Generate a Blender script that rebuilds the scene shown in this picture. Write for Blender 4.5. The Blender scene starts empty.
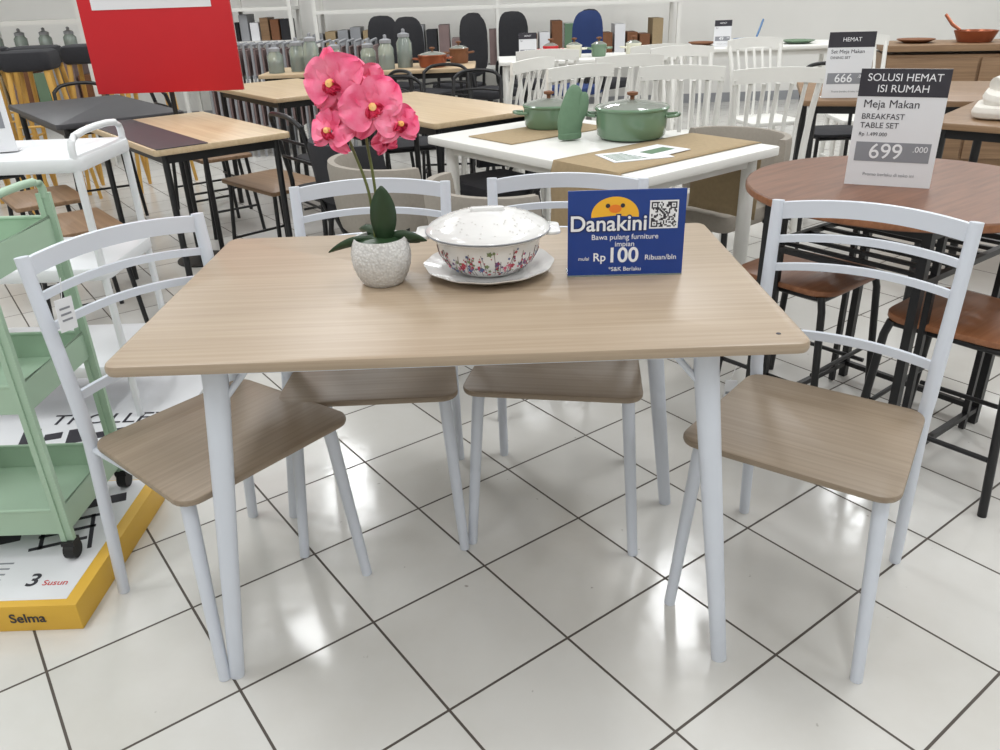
import bpy, bmesh, math, random
from mathutils import Vector, Matrix, Euler
random.seed(7)
sc=bpy.context.scene
try: sc.view_settings.view_transform='Standard'
except Exception: pass

# ------------------------------------------------------------------ materials
def C(r,g,b):
    def f(c):
        c/=255.0
        return c/12.92 if c<=.04045 else ((c+.055)/1.055)**2.4
    return (f(r),f(g),f(b),1)
def base(name):
    m=bpy.data.materials.new(name); m.use_nodes=True
    return m,m.node_tree,m.node_tree.nodes['Principled BSDF']
def mat(name,col,rough=.5,metal=0,var=.06,scale=12,bump=0,coat=0,trans=0):
    m,nt,b=base(name)
    N=nt.nodes; L=nt.links
    tc=N.new('ShaderNodeTexCoord'); no=N.new('ShaderNodeTexNoise'); no.inputs['Scale'].default_value=scale; no.inputs['Detail'].default_value=3
    L.new(tc.outputs['Object'],no.inputs['Vector'])
    mx=N.new('ShaderNodeMix'); mx.data_type='RGBA'
    mx.inputs['A'].default_value=tuple(c*(1-var) for c in col[:3])+(1,)
    mx.inputs['B'].default_value=tuple(min(1,c*(1+var)) for c in col[:3])+(1,)
    L.new(no.outputs['Fac'],mx.inputs['Factor']); L.new(mx.outputs['Result'],b.inputs['Base Color'])
    b.inputs['Roughness'].default_value=rough; b.inputs['Metallic'].default_value=metal
    b.inputs['Coat Weight'].default_value=coat
    b.inputs['Transmission Weight'].default_value=trans
    if bump:
        bp=N.new('ShaderNodeBump'); bp.inputs['Strength'].default_value=bump; bp.inputs['Distance'].default_value=.002
        L.new(no.outputs['Fac'],bp.inputs['Height']); L.new(bp.outputs['Normal'],b.inputs['Normal'])
    return m
def wood(name,c1,c2,rough=.4,sc_=(1.5,38,38),bump=.08):
    m,nt,b=base(name); N=nt.nodes; L=nt.links
    tc=N.new('ShaderNodeTexCoord'); mp=N.new('ShaderNodeMapping'); mp.inputs['Scale'].default_value=sc_
    no=N.new('ShaderNodeTexNoise'); no.inputs['Scale'].default_value=1.6; no.inputs['Detail'].default_value=7; no.inputs['Roughness'].default_value=.62; no.inputs['Distortion'].default_value=.35
    L.new(tc.outputs['Object'],mp.inputs['Vector']); L.new(mp.outputs['Vector'],no.inputs['Vector'])
    cr=N.new('ShaderNodeValToRGB'); cr.color_ramp.elements[0].position=.3; cr.color_ramp.elements[1].position=.7
    cr.color_ramp.elements[0].color=c1; cr.color_ramp.elements[1].color=c2
    L.new(no.outputs['Fac'],cr.inputs['Fac'])
    n2=N.new('ShaderNodeTexNoise'); n2.inputs['Scale'].default_value=2.2
    L.new(tc.outputs['Object'],n2.inputs['Vector'])
    mx=N.new('ShaderNodeMix'); mx.data_type='RGBA'; mx.blend_type='MULTIPLY'
    cr2=N.new('ShaderNodeValToRGB'); cr2.color_ramp.elements[0].color=(.92,.92,.92,1); cr2.color_ramp.elements[1].color=(1,1,1,1)
    L.new(n2.outputs['Fac'],cr2.inputs['Fac']); mx.inputs['Factor'].default_value=1
    L.new(cr.outputs['Color'],mx.inputs['A']); L.new(cr2.outputs['Color'],mx.inputs['B'])
    L.new(mx.outputs['Result'],b.inputs['Base Color']); b.inputs['Roughness'].default_value=rough
    bp=N.new('ShaderNodeBump'); bp.inputs['Strength'].default_value=bump; bp.inputs['Distance'].default_value=.001
    L.new(no.outputs['Fac'],bp.inputs['Height']); L.new(bp.outputs['Normal'],b.inputs['Normal'])
    return m
OAK=wood('oak_laminate',C(158,139,117),C(176,158,136),.38,(1.2,60,60),.05)
SEAT=wood('seat_laminate',C(138,121,102),C(156,140,120),.42,(1.2,60,60),.05)
LIGHTWOOD=wood('light_wood',C(190,164,130),C(208,186,152),.4)
WALNUT=wood('walnut_wood',C(100,66,48),C(132,92,70),.4,(3,30,30))
EDGEWOOD=wood('plywood_edge',C(130,82,52),C(158,106,72),.4)
RUSTIC=wood('rustic_wood',C(120,92,66),C(152,122,92),.45)
WMET=mat('white_powder_coat',C(212,217,226),.35,var=.02)
WPAINT=mat('white_paint',C(230,229,224),.4,var=.03)
WPLAST=mat('white_plastic',C(228,230,232),.35,var=.02)
BLK=mat('black_metal',C(24,24,26),.4,var=.2)
DARK=mat('dark_fabric',C(42,42,46),.85,var=.2,scale=60,bump=.3)
CHAR=mat('charcoal_laminate',C(62,62,66),.45,var=.1)
BEIGE=mat('beige_fabric',C(152,145,135),.85,var=.1,scale=90,bump=.3)
BLUEF=mat('blue_fabric',C(42,62,112),.85,var=.1)
MINT=mat('mint_enamel',C(166,192,168),.4,var=.03)
SAGE=mat('sage_enamel',C(106,134,108),.22,var=.06,coat=.4)
SAGEF=mat('sage_cloth',C(98,126,100),.85,var=.12,scale=40,bump=.3)
CREAM=mat('cream_enamel',C(222,220,200),.3)
CERAM=mat('white_ceramic',C(230,229,227),.15,var=.01,coat=.4)
RED=mat('red_board',C(200,22,34),.5,var=.03)
YEL=mat('yellow_card',C(222,176,62),.5,var=.03)
YWOOD=mat('honey_wood',C(212,166,84),.45,var=.1)
PAPER=mat('paper_white',C(228,229,232),.55,var=.01)
INK=mat('ink_dark',C(52,50,58),.6,var=.03)
BLUE=mat('sign_blue',C(22,60,138),.3,var=.05,scale=6)
NAVY=mat('ink_navy',C(16,40,98),.4,var=.02)
SWHITE=mat('sign_white',C(240,241,244),.5,var=.01)
MASC=mat('mascot_yellow',C(246,186,50),.4,var=.05)
ORNG=mat('orange_ink',C(238,130,40),.5,var=.03)
GREY=mat('grey_ink',C(140,142,148),.5,var=.03)
KHAKI=mat('runner_cloth',C(162,142,110),.85,var=.14,scale=70,bump=.4)
COPPER=mat('copper_pan',C(150,84,56),.3,metal=.5)
GREENP=mat('leaf_green',C(38,62,36),.4,var=.25,scale=30)
STEMG=mat('stem_green',C(96,104,56),.5,var=.15,scale=40)
RUBBER=mat('black_rubber',C(20,20,20),.6,var=.1)
GREYP=mat('grey_plastic',C(150,152,156),.5,var=.05)
MAUVE=mat('mauve_panel',C(132,112,110),.6,var=.2)
GLASS=mat('jar_glass',C(186,200,192),.08,var=.05,trans=.6)
AMBER=mat('jar_content',C(120,92,60),.6,var=.3)
BROWNP=mat('brown_wicker',C(120,78,50),.7,var=.2,scale=50)
TOWEL=mat('white_towel',C(222,218,210),.9,var=.06,scale=50,bump=.5)
LIDG=mat('lid_glass',C(190,196,186),.06,var=.02,trans=.55)
def pot_mat():
    m,nt,b=base('textured_pot_ceramic');N=nt.nodes;L=nt.links
    tc=N.new('ShaderNodeTexCoord'); vo=N.new('ShaderNodeTexVoronoi'); vo.inputs['Scale'].default_value=190
    L.new(tc.outputs['Object'],vo.inputs['Vector'])
    cr=N.new('ShaderNodeValToRGB'); cr.color_ramp.elements[0].position=.1; cr.color_ramp.elements[0].color=C(228,227,225); cr.color_ramp.elements[1].position=.8; cr.color_ramp.elements[1].color=C(202,201,199)
    L.new(vo.outputs['Distance'],cr.inputs['Fac']); L.new(cr.outputs['Color'],b.inputs['Base Color']); b.inputs['Roughness'].default_value=.5
    bp=N.new('ShaderNodeBump'); bp.invert=True; bp.inputs['Strength'].default_value=.7; bp.inputs['Distance'].default_value=.002
    L.new(vo.outputs['Distance'],bp.inputs['Height']); L.new(bp.outputs['Normal'],b.inputs['Normal'])
    return m
POTM=pot_mat()
def petal_mat(name,ca,cb):
    m,nt,b=base(name);N=nt.nodes;L=nt.links
    tc=N.new('ShaderNodeTexCoord'); no=N.new('ShaderNodeTexNoise'); no.inputs['Scale'].default_value=24; no.inputs['Detail'].default_value=4
    L.new(tc.outputs['Object'],no.inputs['Vector'])
    cr=N.new('ShaderNodeValToRGB'); cr.color_ramp.elements[0].position=.35; cr.color_ramp.elements[1].position=.68
    cr.color_ramp.elements[0].color=ca; cr.color_ramp.elements[1].color=cb
    L.new(no.outputs['Fac'],cr.inputs['Fac']); L.new(cr.outputs['Color'],b.inputs['Base Color'])
    b.inputs['Roughness'].default_value=.6
    b.inputs['Subsurface Weight'].default_value=.15
    b.inputs['Subsurface Radius'].default_value=(.01,.004,.004)
    return m
PET=petal_mat('petal_pink',C(236,74,124),C(250,146,174))
LIP=petal_mat('petal_lip',C(190,20,72),C(232,60,98))
PEACH=petal_mat('petal_centre',C(250,170,90),C(252,214,150))

# ------------------------------------------------------------------ geometry helpers
def root(name,loc=(0,0,0),rz=0,s=1):
    e=bpy.data.objects.new(name,None); sc.collection.objects.link(e)
    e.location=loc; e.rotation_euler=(0,0,rz); e.empty_display_size=.05
    if s!=1: e.scale=(s,s,1)
    return e
def mk(name,verts,faces,m,par=None,smooth=False,loc=None,rot=None):
    me=bpy.data.meshes.new(name); me.from_pydata([tuple(v) for v in verts],[],faces); 
    bm=bmesh.new(); bm.from_mesh(me); bmesh.ops.recalc_face_normals(bm,faces=bm.faces); bm.to_mesh(me); bm.free()
    me.materials.append(m)
    if smooth:
        for p in me.polygons: p.use_smooth=True
        try: me.set_sharp_from_angle(angle=math.radians(40))
        except Exception: pass
    o=bpy.data.objects.new(name,me); sc.collection.objects.link(o)
    if par: o.parent=par
    if loc: o.location=loc
    if rot: o.rotation_euler=rot
    return o
class G:
    """collects several primitives into one mesh"""
    def __init__(s): s.v=[];s.f=[]
    def add(s,v,f):
        n=len(s.v); s.v+= [Vector(x) for x in v]; s.f+=[[i+n for i in q] for q in f]; return s
    def box(s,c,d,rot=None,bev=0):
        x,y,z=[k/2 for k in d]
        if bev>0:
            bm=bmesh.new(); bmesh.ops.create_cube(bm,size=1)
            bmesh.ops.scale(bm,vec=d,verts=bm.verts)
            bmesh.ops.bevel(bm,geom=list(bm.edges),offset=bev,segments=2,affect='EDGES',profile=.6)
            bm.verts.index_update()
            vs=[v.co.copy() for v in bm.verts]; fs=[[v.index for v in f.verts] for f in bm.faces]; bm.free()
        else:
            vs=[Vector((i*x,j*y,k*z)) for i in(-1,1) for j in(-1,1) for k in(-1,1)]
            fs=[(0,1,3,2),(4,6,7,5),(0,4,5,1),(2,3,7,6),(0,2,6,4),(1,5,7,3)]
        if rot: R=Euler(rot).to_matrix(); vs=[R@v for v in vs]
        return s.add([v+Vector(c) for v in vs],fs)
    def tube(s,pts,r,ry=None,n=10,smooth=0,up=Vector((0,1,0))):
        pts=[Vector(p) for p in pts]
        rs=r if isinstance(r,(list,tuple)) else [r]*len(pts)
        if smooth and len(pts)>2:
            P=[];R=[]
            for i in range(len(pts)-1):
                p0=pts[max(i-1,0)];p1=pts[i];p2=pts[i+1];p3=pts[min(i+2,len(pts)-1)]
                for k in range(smooth):
                    t=k/smooth
                    P.append(.5*((2*p1)+(p2-p0)*t+(2*p0-5*p1+4*p2-p3)*t*t+(3*p1-p0-3*p2+p3)*t**3))
                    R.append(rs[i]*(1-t)+rs[i+1]*t)
            P.append(pts[-1]);R.append(rs[-1]); pts,rs=P,R
        k=1 if ry is None else ry
        vs=[];fs=[]
        for i,p in enumerate(pts):
            t=(pts[min(i+1,len(pts)-1)]-pts[max(i-1,0)]).normalized()
            u=up if abs(t.dot(up))<.95 else Vector((1,0,0))
            a=t.cross(u).normalized(); b=a.cross(t).normalized()
            for j in range(n):
                q=2*math.pi*j/n
                vs.append(p+a*math.cos(q)*rs[i]+b*math.sin(q)*rs[i]*k)
        for i in range(len(pts)-1):
            for j in range(n):
                fs.append((i*n+j,i*n+(j+1)%n,(i+1)*n+(j+1)%n,(i+1)*n+j))
        fs.append(list(range(n))); fs.append([(len(pts)-1)*n+j for j in range(n)])
        return s.add(vs,fs)
    def lathe(s,prof,c=(0,0,0),n=40,cap=True):
        vs=[];fs=[];c=Vector(c)
        for r,z in prof:
            for j in range(n):
                q=2*math.pi*j/n; vs.append(c+Vector((r*math.cos(q),r*math.sin(q),z)))
        for i in range(len(prof)-1):
            for j in range(n): fs.append((i*n+j,i*n+(j+1)%n,(i+1)*n+(j+1)%n,(i+1)*n+j))
        if cap:
            fs.append(list(range(n))); fs.append([(len(prof)-1)*n+j for j in range(n)])
        return s.add(vs,fs)
    def slab(s,corners,r,z0,z1,bev=.003,seg=6,fn=None):
        n=len(corners); cs=[Vector(c) for c in corners]; arcs=[]
        for i in range(n):
            p=cs[i];a=(cs[i-1]-p).normalized();b=(cs[(i+1)%n]-p).normalized()
            half=a.angle(b)/2; d=r/math.sin(half); ctr=p+(a+b).normalized()*d
            n0=(p+a*(r/math.tan(half))-ctr).normalized(); n1=(p+b*(r/math.tan(half))-ctr).normalized()
            a0=math.atan2(n0.y,n0.x); a1=math.atan2(n1.y,n1.x)
            while a1-a0>math.pi: a1-=2*math.pi
            while a1-a0<-math.pi: a1+=2*math.pi
            for k in range(seg+1):
                q=a0+(a1-a0)*k/seg; arcs.append((ctr,Vector((math.cos(q),math.sin(q)))))
        rings=[(bev,z0),(bev*.3,z0+bev*.3),(0,z0+bev),(0,z1-bev),(bev*.3,z1-bev*.3),(bev,z1)]
        vs=[];m=len(arcs);fs=[]
        for ins,z in rings:
            for ctr,nn in arcs:
                q=ctr+nn*(r-ins); zz=z+(fn(q.x,q.y) if fn else 0); vs.append(Vector((q.x,q.y,zz)))
        for i in range(len(rings)-1):
            for j in range(m): fs.append((i*m+j,i*m+(j+1)%m,(i+1)*m+(j+1)%m,(i+1)*m+j))
        fs.append(list(range(m))); fs.append([(len(rings)-1)*m+j for j in range(m)])
        return s.add(vs,fs)
    def out(s,name,m,par=None,smooth=True): return mk(name,s.v,s.f,m,par,smooth)
def rect(w,d): return [(-w/2,-d/2),(w/2,-d/2),(w/2,d/2),(-w/2,d/2)]
def text(par,name,body,loc,size,m,align='CENTER',rot=(math.pi/2,0,0),bold=0):
    cu=bpy.data.curves.new(name,'FONT'); cu.body=body; cu.size=size; cu.align_x=align; cu.align_y='CENTER'
    cu.extrude=.0003; cu.offset=bold
    cu.materials.append(m)
    o=bpy.data.objects.new(name,cu); sc.collection.objects.link(o); o.parent=par; o.location=loc; o.rotation_euler=rot
    return o

# ------------------------------------------------------------------ room
TA=.6281; TS=.3046; OX,OY=-.0538,1.5281
def floor_mat():
    m,nt,b=base('ceramic_floor_tiles');N=nt.nodes;L=nt.links
    g=N.new('ShaderNodeNewGeometry'); mp=N.new('ShaderNodeMapping'); mp.vector_type='POINT'
    mp.inputs['Rotation'].default_value=(0,0,-TA)
    lx=math.cos(-TA)*OX-math.sin(-TA)*OY; ly=math.sin(-TA)*OX+math.cos(-TA)*OY
    mp.inputs['Location'].default_value=(-lx+TS*60,-ly+TS*60,0)
    L.new(g.outputs['Position'],mp.inputs['Vector'])
    br=N.new('ShaderNodeTexBrick'); br.offset=0; br.squash=1
    br.inputs['Scale'].default_value=1; br.inputs['Brick Width'].default_value=TS; br.inputs['Row Height'].default_value=TS
    br.inputs['Mortar Size'].default_value=.003; br.inputs['Mortar Smooth'].default_value=.15
    br.inputs['Color1'].default_value=C(218,217,213); br.inputs['Color2'].default_value=C(211,209,204); br.inputs['Mortar'].default_value=C(84,77,71)
    L.new(mp.outputs['Vector'],br.inputs['Vector'])
    no=N.new('ShaderNodeTexNoise'); no.inputs['Scale'].default_value=1.4; no.inputs['Detail'].default_value=6; no.inputs['Roughness'].default_value=.65
    L.new(g.outputs['Position'],no.inputs['Vector'])
    cr=N.new('ShaderNodeValToRGB'); cr.color_ramp.elements[0].position=.3; cr.color_ramp.elements[0].color=(.92,.91,.89,1); cr.color_ramp.elements[1].position=.55; cr.color_ramp.elements[1].color=(1,1,1,1)
    L.new(no.outputs['Fac'],cr.inputs['Fac'])
    mx=N.new('ShaderNodeMix'); mx.data_type='RGBA'; mx.blend_type='MULTIPLY'; mx.inputs['Factor'].default_value=1
    L.new(br.outputs['Color'],mx.inputs['A']); L.new(cr.outputs['Color'],mx.inputs['B'])
    # sparse dark scuff specks
    n4=N.new('ShaderNodeTexNoise'); n4.inputs['Scale'].default_value=38; n4.inputs['Detail'].default_value=2
    L.new(g.outputs['Position'],n4.inputs['Vector'])
    c4=N.new('ShaderNodeValToRGB'); c4.color_ramp.elements[0].position=.20; c4.color_ramp.elements[0].color=(.55,.53,.5,1); c4.color_ramp.elements[1].position=.25; c4.color_ramp.elements[1].color=(1,1,1,1)
    L.new(n4.outputs['Fac'],c4.inputs['Fac'])
    m2=N.new('ShaderNodeMix'); m2.data_type='RGBA'; m2.blend_type='MULTIPLY'; m2.inputs['Factor'].default_value=1
    L.new(mx.outputs['Result'],m2.inputs['A']); L.new(c4.outputs['Color'],m2.inputs['B']); L.new(m2.outputs['Result'],b.inputs['Base Color'])
    rr=N.new('ShaderNodeMapRange'); rr.inputs['To Min'].default_value=.16; rr.inputs['To Max'].default_value=.7
    L.new(br.outputs['Fac'],rr.inputs['Value']); L.new(rr.outputs['Result'],b.inputs['Roughness'])
    n3=N.new('ShaderNodeTexNoise'); n3.inputs['Scale'].default_value=9
    L.new(g.outputs['Position'],n3.inputs['Vector'])
    b1=N.new('ShaderNodeBump'); b1.inputs['Strength'].default_value=.3; b1.inputs['Distance'].default_value=.004
    L.new(n3.outputs['Fac'],b1.inputs['Height'])
    b2=N.new('ShaderNodeBump'); b2.invert=True; b2.inputs['Strength'].default_value=.6; b2.inputs['Distance'].default_value=.002
    L.new(br.outputs['Fac'],b2.inputs['Height']); L.new(b1.outputs['Normal'],b2.inputs['Normal']); L.new(b2.outputs['Normal'],b.inputs['Normal'])
    return m
WALL=mat('wall_paint',C(232,231,227),.7,var=.03,scale=2)
CEIL=mat('ceiling_paint',C(235,235,235),.8,var=.02)
X0,X1,Y0,Y1,ZC=-7,7,-4,9.6,3.2
G().box(((X0+X1)/2,(Y0+Y1)/2,-.05),(X1-X0,Y1-Y0,.1)).out('floor',floor_mat(),smooth=False)
G().box(((X0+X1)/2,(Y0+Y1)/2,ZC+.05),(X1-X0,Y1-Y0,.1)).out('ceiling',CEIL,smooth=False)
G().box(((X0+X1)/2,Y1+.05,ZC/2),(X1-X0,.1,ZC)).out('wall_back',WALL,smooth=False)
G().box(((X0+X1)/2,Y0-.05,ZC/2),(X1-X0,.1,ZC)).out('wall_front',WALL,smooth=False)
G().box((X0-.05,(Y0+Y1)/2,ZC/2),(.1,Y1-Y0,ZC)).out('wall_left',WALL,smooth=False)
G().box((X1+.05,(Y0+Y1)/2,ZC/2),(.1,Y1-Y0,ZC)).out('wall_right',WALL,smooth=False)
G().box(((X0+X1)/2,Y1-.008,.05),(X1-X0-.02,.016,.1)).out('baseboard_back',GREYP,smooth=False)

def lamp(x,y,e=32):
    r=root('ceiling_lamp',(x,y,ZC-.06))
    G().box((0,0,.03),(.5,1.24,.05),bev=.008).out('housing',WPLAST,r)
    li=bpy.data.lights.new('panel_light','AREA'); li.shape='RECTANGLE'; li.size=.42; li.size_y=1.2; li.energy=e; li.color=(.965,.985,1)
    o=bpy.data.objects.new('panel_light',li); sc.collection.objects.link(o); o.parent=r; o.location=(0,0,-.01)
for x,y in [(1.35,4.9),(-1.5,6.7),(3.2,6.1),(-1.5,4.2),(.6,7.8),(-4.2,3.5),(-4.2,6.9),(5.2,7.2),(4.2,3.6),
            (1.35,2.0),(-1.5,1.6),(-4.3,.4),(4.2,.6),(.2,-.6),(-2.6,-1.9),(3,-1.9)]:
    lamp(x,y)

# ------------------------------------------------------------------ main dining table
def dining_table():
    T=root('dining_table',(-.0664,1.4861,0))
    G().slab(rect(1.122,.716),.024,.724,.745,.007).out('table_top',OAK,T)
    g=G()
    for sx in(-1,1):
        for sy in(-1,1):
            g.tube([(sx*.418,sy*.262,.716),(sx*.421,sy*.263,.66),(sx*.498,sy*.276,.0)],[.0225,.0225,.0155],ry=.8,n=16)
    g.out('legs',WMET,T)
    g=G()
    for sy in(-1,1): g.box((0,sy*.262,.703),(.84,.022,.036),bev=.003)
    for sx in(-1,1): g.box((sx*.418,0,.703),(.022,.52,.036),bev=.003)
    for sx in(-1,1):
        for sy in(-1,1):
            g.tube([(sx*.422,sy*.262,.62),(sx*.36,sy*.262,.695)],.006)
    g.box((0,0,.7),(.022,.52,.03))
    g.out('apron_frame',WMET,T)
    G().tube([(.516,-.318,.7448),(.516,-.318,.7456)],.004).out('edge_mark',INK,T)
dining_table()

# ------------------------------------------------------------------ white metal dining chair
def dining_chair(cx,cy,fx,fy,tag=None,name='dining_chair',fr=None,se=None):
    fr=fr or WMET; se=se or SEAT
    ang=math.atan2(fy,fx)+math.pi/2   # local -y faces forward
    r=root(name,(cx,cy,0),ang)
    cor=[(-.208,-.222),(.208,-.222),(.186,.155),(-.186,.155)]
    G().slab(cor,.04,.417,.432,.005,fn=lambda x,y:-.006*math.cos(x*7)*math.cos(y*7)+.006).out('seat',se,r)
    g=G()
    for s in(-1,1):
        g.tube([(s*.172,-.17,.412),(s*.175,-.175,.38),(s*.2,-.205,.0)],[.0145,.0145,.012],n=12)
        g.tube([(s*.184,.222,0),(s*.18,.176,.38),(s*.182,.168,.46),(s*.184,.175,.56),(s*.19,.21,.826)],[.0125,.014,.0145,.0145,.013],n=12,smooth=4,ry=1.15)
        g.tube([(s*.172,-.17,.409),(s*.178,.172,.409)],.009)
    g.tube([(-.172,-.17,.409),(.172,-.17,.409)],.009); g.tube([(-.178,.165,.409),(.178,.165,.409)],.009)
    g.out('frame',fr,r)
    def rail(nm,z,h,t,bow,yb):
        n=14; vs=[];fs=[]
        for i in range(n+1):
            x=-.186+.372*i/n; k=1-(x/.186)**2; y=yb+bow*k; zz=z+.012*k
            for dy,dz in((-t/2,-h/2),(t/2,-h/2),(t/2,h/2),(-t/2,h/2)): vs.append((x,y+dy,zz+dz))
        for i in range(n):
            for j in range(4): fs.append((i*4+j,i*4+(j+1)%4,(i+1)*4+(j+1)%4,(i+1)*4+j))
        fs.append((0,1,2,3)); fs.append(tuple(n*4+j for j in range(4)))
        mk(nm,vs,fs,fr,r,True)
    def yb(z): return .175+(z-.56)/.268*.036
    rail('top_rail',.804,.036,.012,.03,yb(.804)); rail('rail_1',.742,.016,.01,.03,yb(.742))
    rail('rail_2',.68,.016,.01,.028,yb(.68)); rail('rail_3',.53,.019,.01,.02,yb(.53))
    if tag:
        x,y,z,w,h,rz=tag
        G().box((x,y,z),(w,.001,h),rot=(0,.06,rz)).out('paper_tag',PAPER,r,False)
        G().tube([(x,y,z+h/2),(x*.95,y,z+h/2+.04)],.0008,n=5).out('tag_string',PAPER,r)
        g=G()
        for i in range(3): g.box((x,y-.001,z+h*(.2-.18*i)),(w*.6,.0004,h*.06),rot=(0,.06,rz))
        g.out('tag_print',GREY,r,False)
    return r
dining_chair(-.622,1.488,.33,-.265,tag=(-.165,.145,.715,.04,.065,.3))
dining_chair(.647,1.425,-.258,-.35,tag=(-.222,.115,.365,.028,.11,.6))
dining_chair(-.307,1.80,0.02,-1)
dining_chair(.148,1.79,-.17,-.98)

# ------------------------------------------------------------------ orchid
def orchid():
    r=root('potted_orchid',(-.222,1.488,.745))
    prof=[(.001,0),(.034,0),(.038,.002),(.044,.01),(.05,.022),(.055,.036),(.0572,.05),(.0572,.062),(.055,.075),(.052,.085),(.0495,.092),(.0465,.091),(.047,.084),(.001,.082)]
    n=216; vs=[];fs=[]
    for k,(ra,z) in enumerate(prof):
        for j in range(n):
            q=2*math.pi*j/n; rr=ra
            if 2<k<10: rr=ra+.0009*math.sin(q*36+(k%2)*math.pi)
            vs.append((rr*math.cos(q),rr*math.sin(q),z))
    for i in range(len(prof)-1):
        for j in range(n): fs.append((i*n+j,i*n+(j+1)%n,(i+1)*n+(j+1)%n,(i+1)*n+j))
    mk('flower_pot',vs,fs,POTM,r,True)
    G().lathe([(.001,.092),(.03,.091),(.046,.085)],n=24,cap=False).out('moss',GREENP,r)
    g=G()
    s1=[(-.008,0,.08),(-.012,0,.18),(-.035,-.005,.27),(-.05,-.01,.34),(-.035,-.02,.39),(-.01,-.03,.40)]
    s2=[(.004,.0,.08),(.0,.0,.2),(-.005,-.005,.29),(.01,-.02,.335),(.04,-.035,.325),(.055,-.04,.30)]
    g.tube(s1,[.003,.0028,.0026,.002,.0015,.001],smooth=8,n=8); g.tube(s2,[.003,.0028,.0026,.002,.0015,.001],smooth=8,n=8)
    g.tube([(-.045,-.01,.31),(-.06,-.02,.30),(-.075,-.03,.285)],.0012,smooth=4,n=6)
    g.out('stems',STEMG,r)
    def leaf(g,base,dirv,L,W,droop):
        base=Vector(base); d=Vector(dirv).normalized(); side=d.cross(Vector((0,1,.3))).normalized()
        nn=side.cross(d).normalized(); vs=[];fs=[];m=12
        for i in range(m+1):
            t=i/m; w=W*math.sin(math.pi*min(1,t*.93+.06))**.7
            c=base+d*L*t+Vector((0,0,-droop*t*t*L))
            vs+= [c-side*w+nn*w*.25,c,c+side*w+nn*w*.25]
        for i in range(m):
            for j in(0,1): fs.append((i*3+j,i*3+j+1,(i+1)*3+j+1,(i+1)*3+j))
        g.add(vs,fs)
    g=G()
    leaf(g,(.01,-.01,.08),(.04,-.1,.75),.115,.025,0)
    leaf(g,(-.005,-.005,.085),(-1,-.15,.2),.095,.011,.35)
    leaf(g,(.01,0,.085),(1,-.1,.3),.085,.014,.3)
    leaf(g,(.01,0,.085),(1,.4,.1),.07,.012,.3)
    leaf(g,(0,0,.085),(-.5,.6,.35),.08,.014,.3)
    o=g.out('leaves',GREENP,r)
    sm=o.modifiers.new('thick','SOLIDIFY'); sm.thickness=.0012
    P=G();Lp=G();Ce=G()
    def petal(g,c,R,ang,L,W,cup,start=.06):
        vs=[];fs=[];m=9;k=6
        for i in range(m+1):
            t=start+(1-start)*i/m; w=W*math.sin(math.pi*min(.985,t**.75*.93+.03))**.62
            for j in range(k+1):
                s=-1+2*j/k
                x=s*w; y=t*L; z=cup*t*(1-t)*L*1.6-cup*(s*s)*w*.5*(-1)-(t**2)*L*.22+.004*math.sin(s*6+t*5+ang)
                v=Vector((x*math.cos(ang)-y*math.sin(ang),x*math.sin(ang)+y*math.cos(ang),z))
                vs.append(c+R@v)
        for i in range(m):
            for j in range(k): q=k+1; fs.append((i*q+j,i*q+j+1,(i+1)*q+j+1,(i+1)*q+j))
        g.add(vs,fs)
    fl=[(-.05,-.03,.375,.058,-.25,-.05,.2),(.018,-.05,.335,.058,.15,-.15,.4),(-.062,-.035,.295,.046,-.4,-.3,-.2),(.06,-.05,.305,.042,.5,-.2,0),
        (-.03,-.02,.335,.04,-.1,0,.9),(.0,.0,.37,.04,.3,.1,.2),(.03,-.02,.27,.024,.3,-.4,.3)]
    for x,y,z,S,yaw,pit,ro in fl:
        R=(Euler((math.pi/2+pit,0,yaw)).to_matrix())@Matrix.Rotation(ro,3,'Z'); c=Vector((x,y,z))
        for a in(0,2.2,-2.2): petal(P,c-R@Vector((0,0,.002)),R,a,S,S*.38,.2)
        for a in(1.2,-1.2): petal(P,c,R,a,S*1.02,S*.68,.25)
        for a in(math.pi,math.pi-.9,math.pi+.9): petal(Lp,c+R@Vector((0,0,.006)),R,a,S*.36,S*.16,.9)
        Ce.lathe([(.0005,0),(S*.13,.002),(S*.11,.010),(.0005,.012)],n=10,cap=False)
        for v in Ce.v[-40:]:
            w=c+R@(v+Vector((0,0,.006))); v.x,v.y,v.z=w.x,w.y,w.z
    P.out('petals',PET,r); Lp.out('lips',LIP,r); Ce.out('flower_centres',PEACH,r)
orchid()

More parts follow.
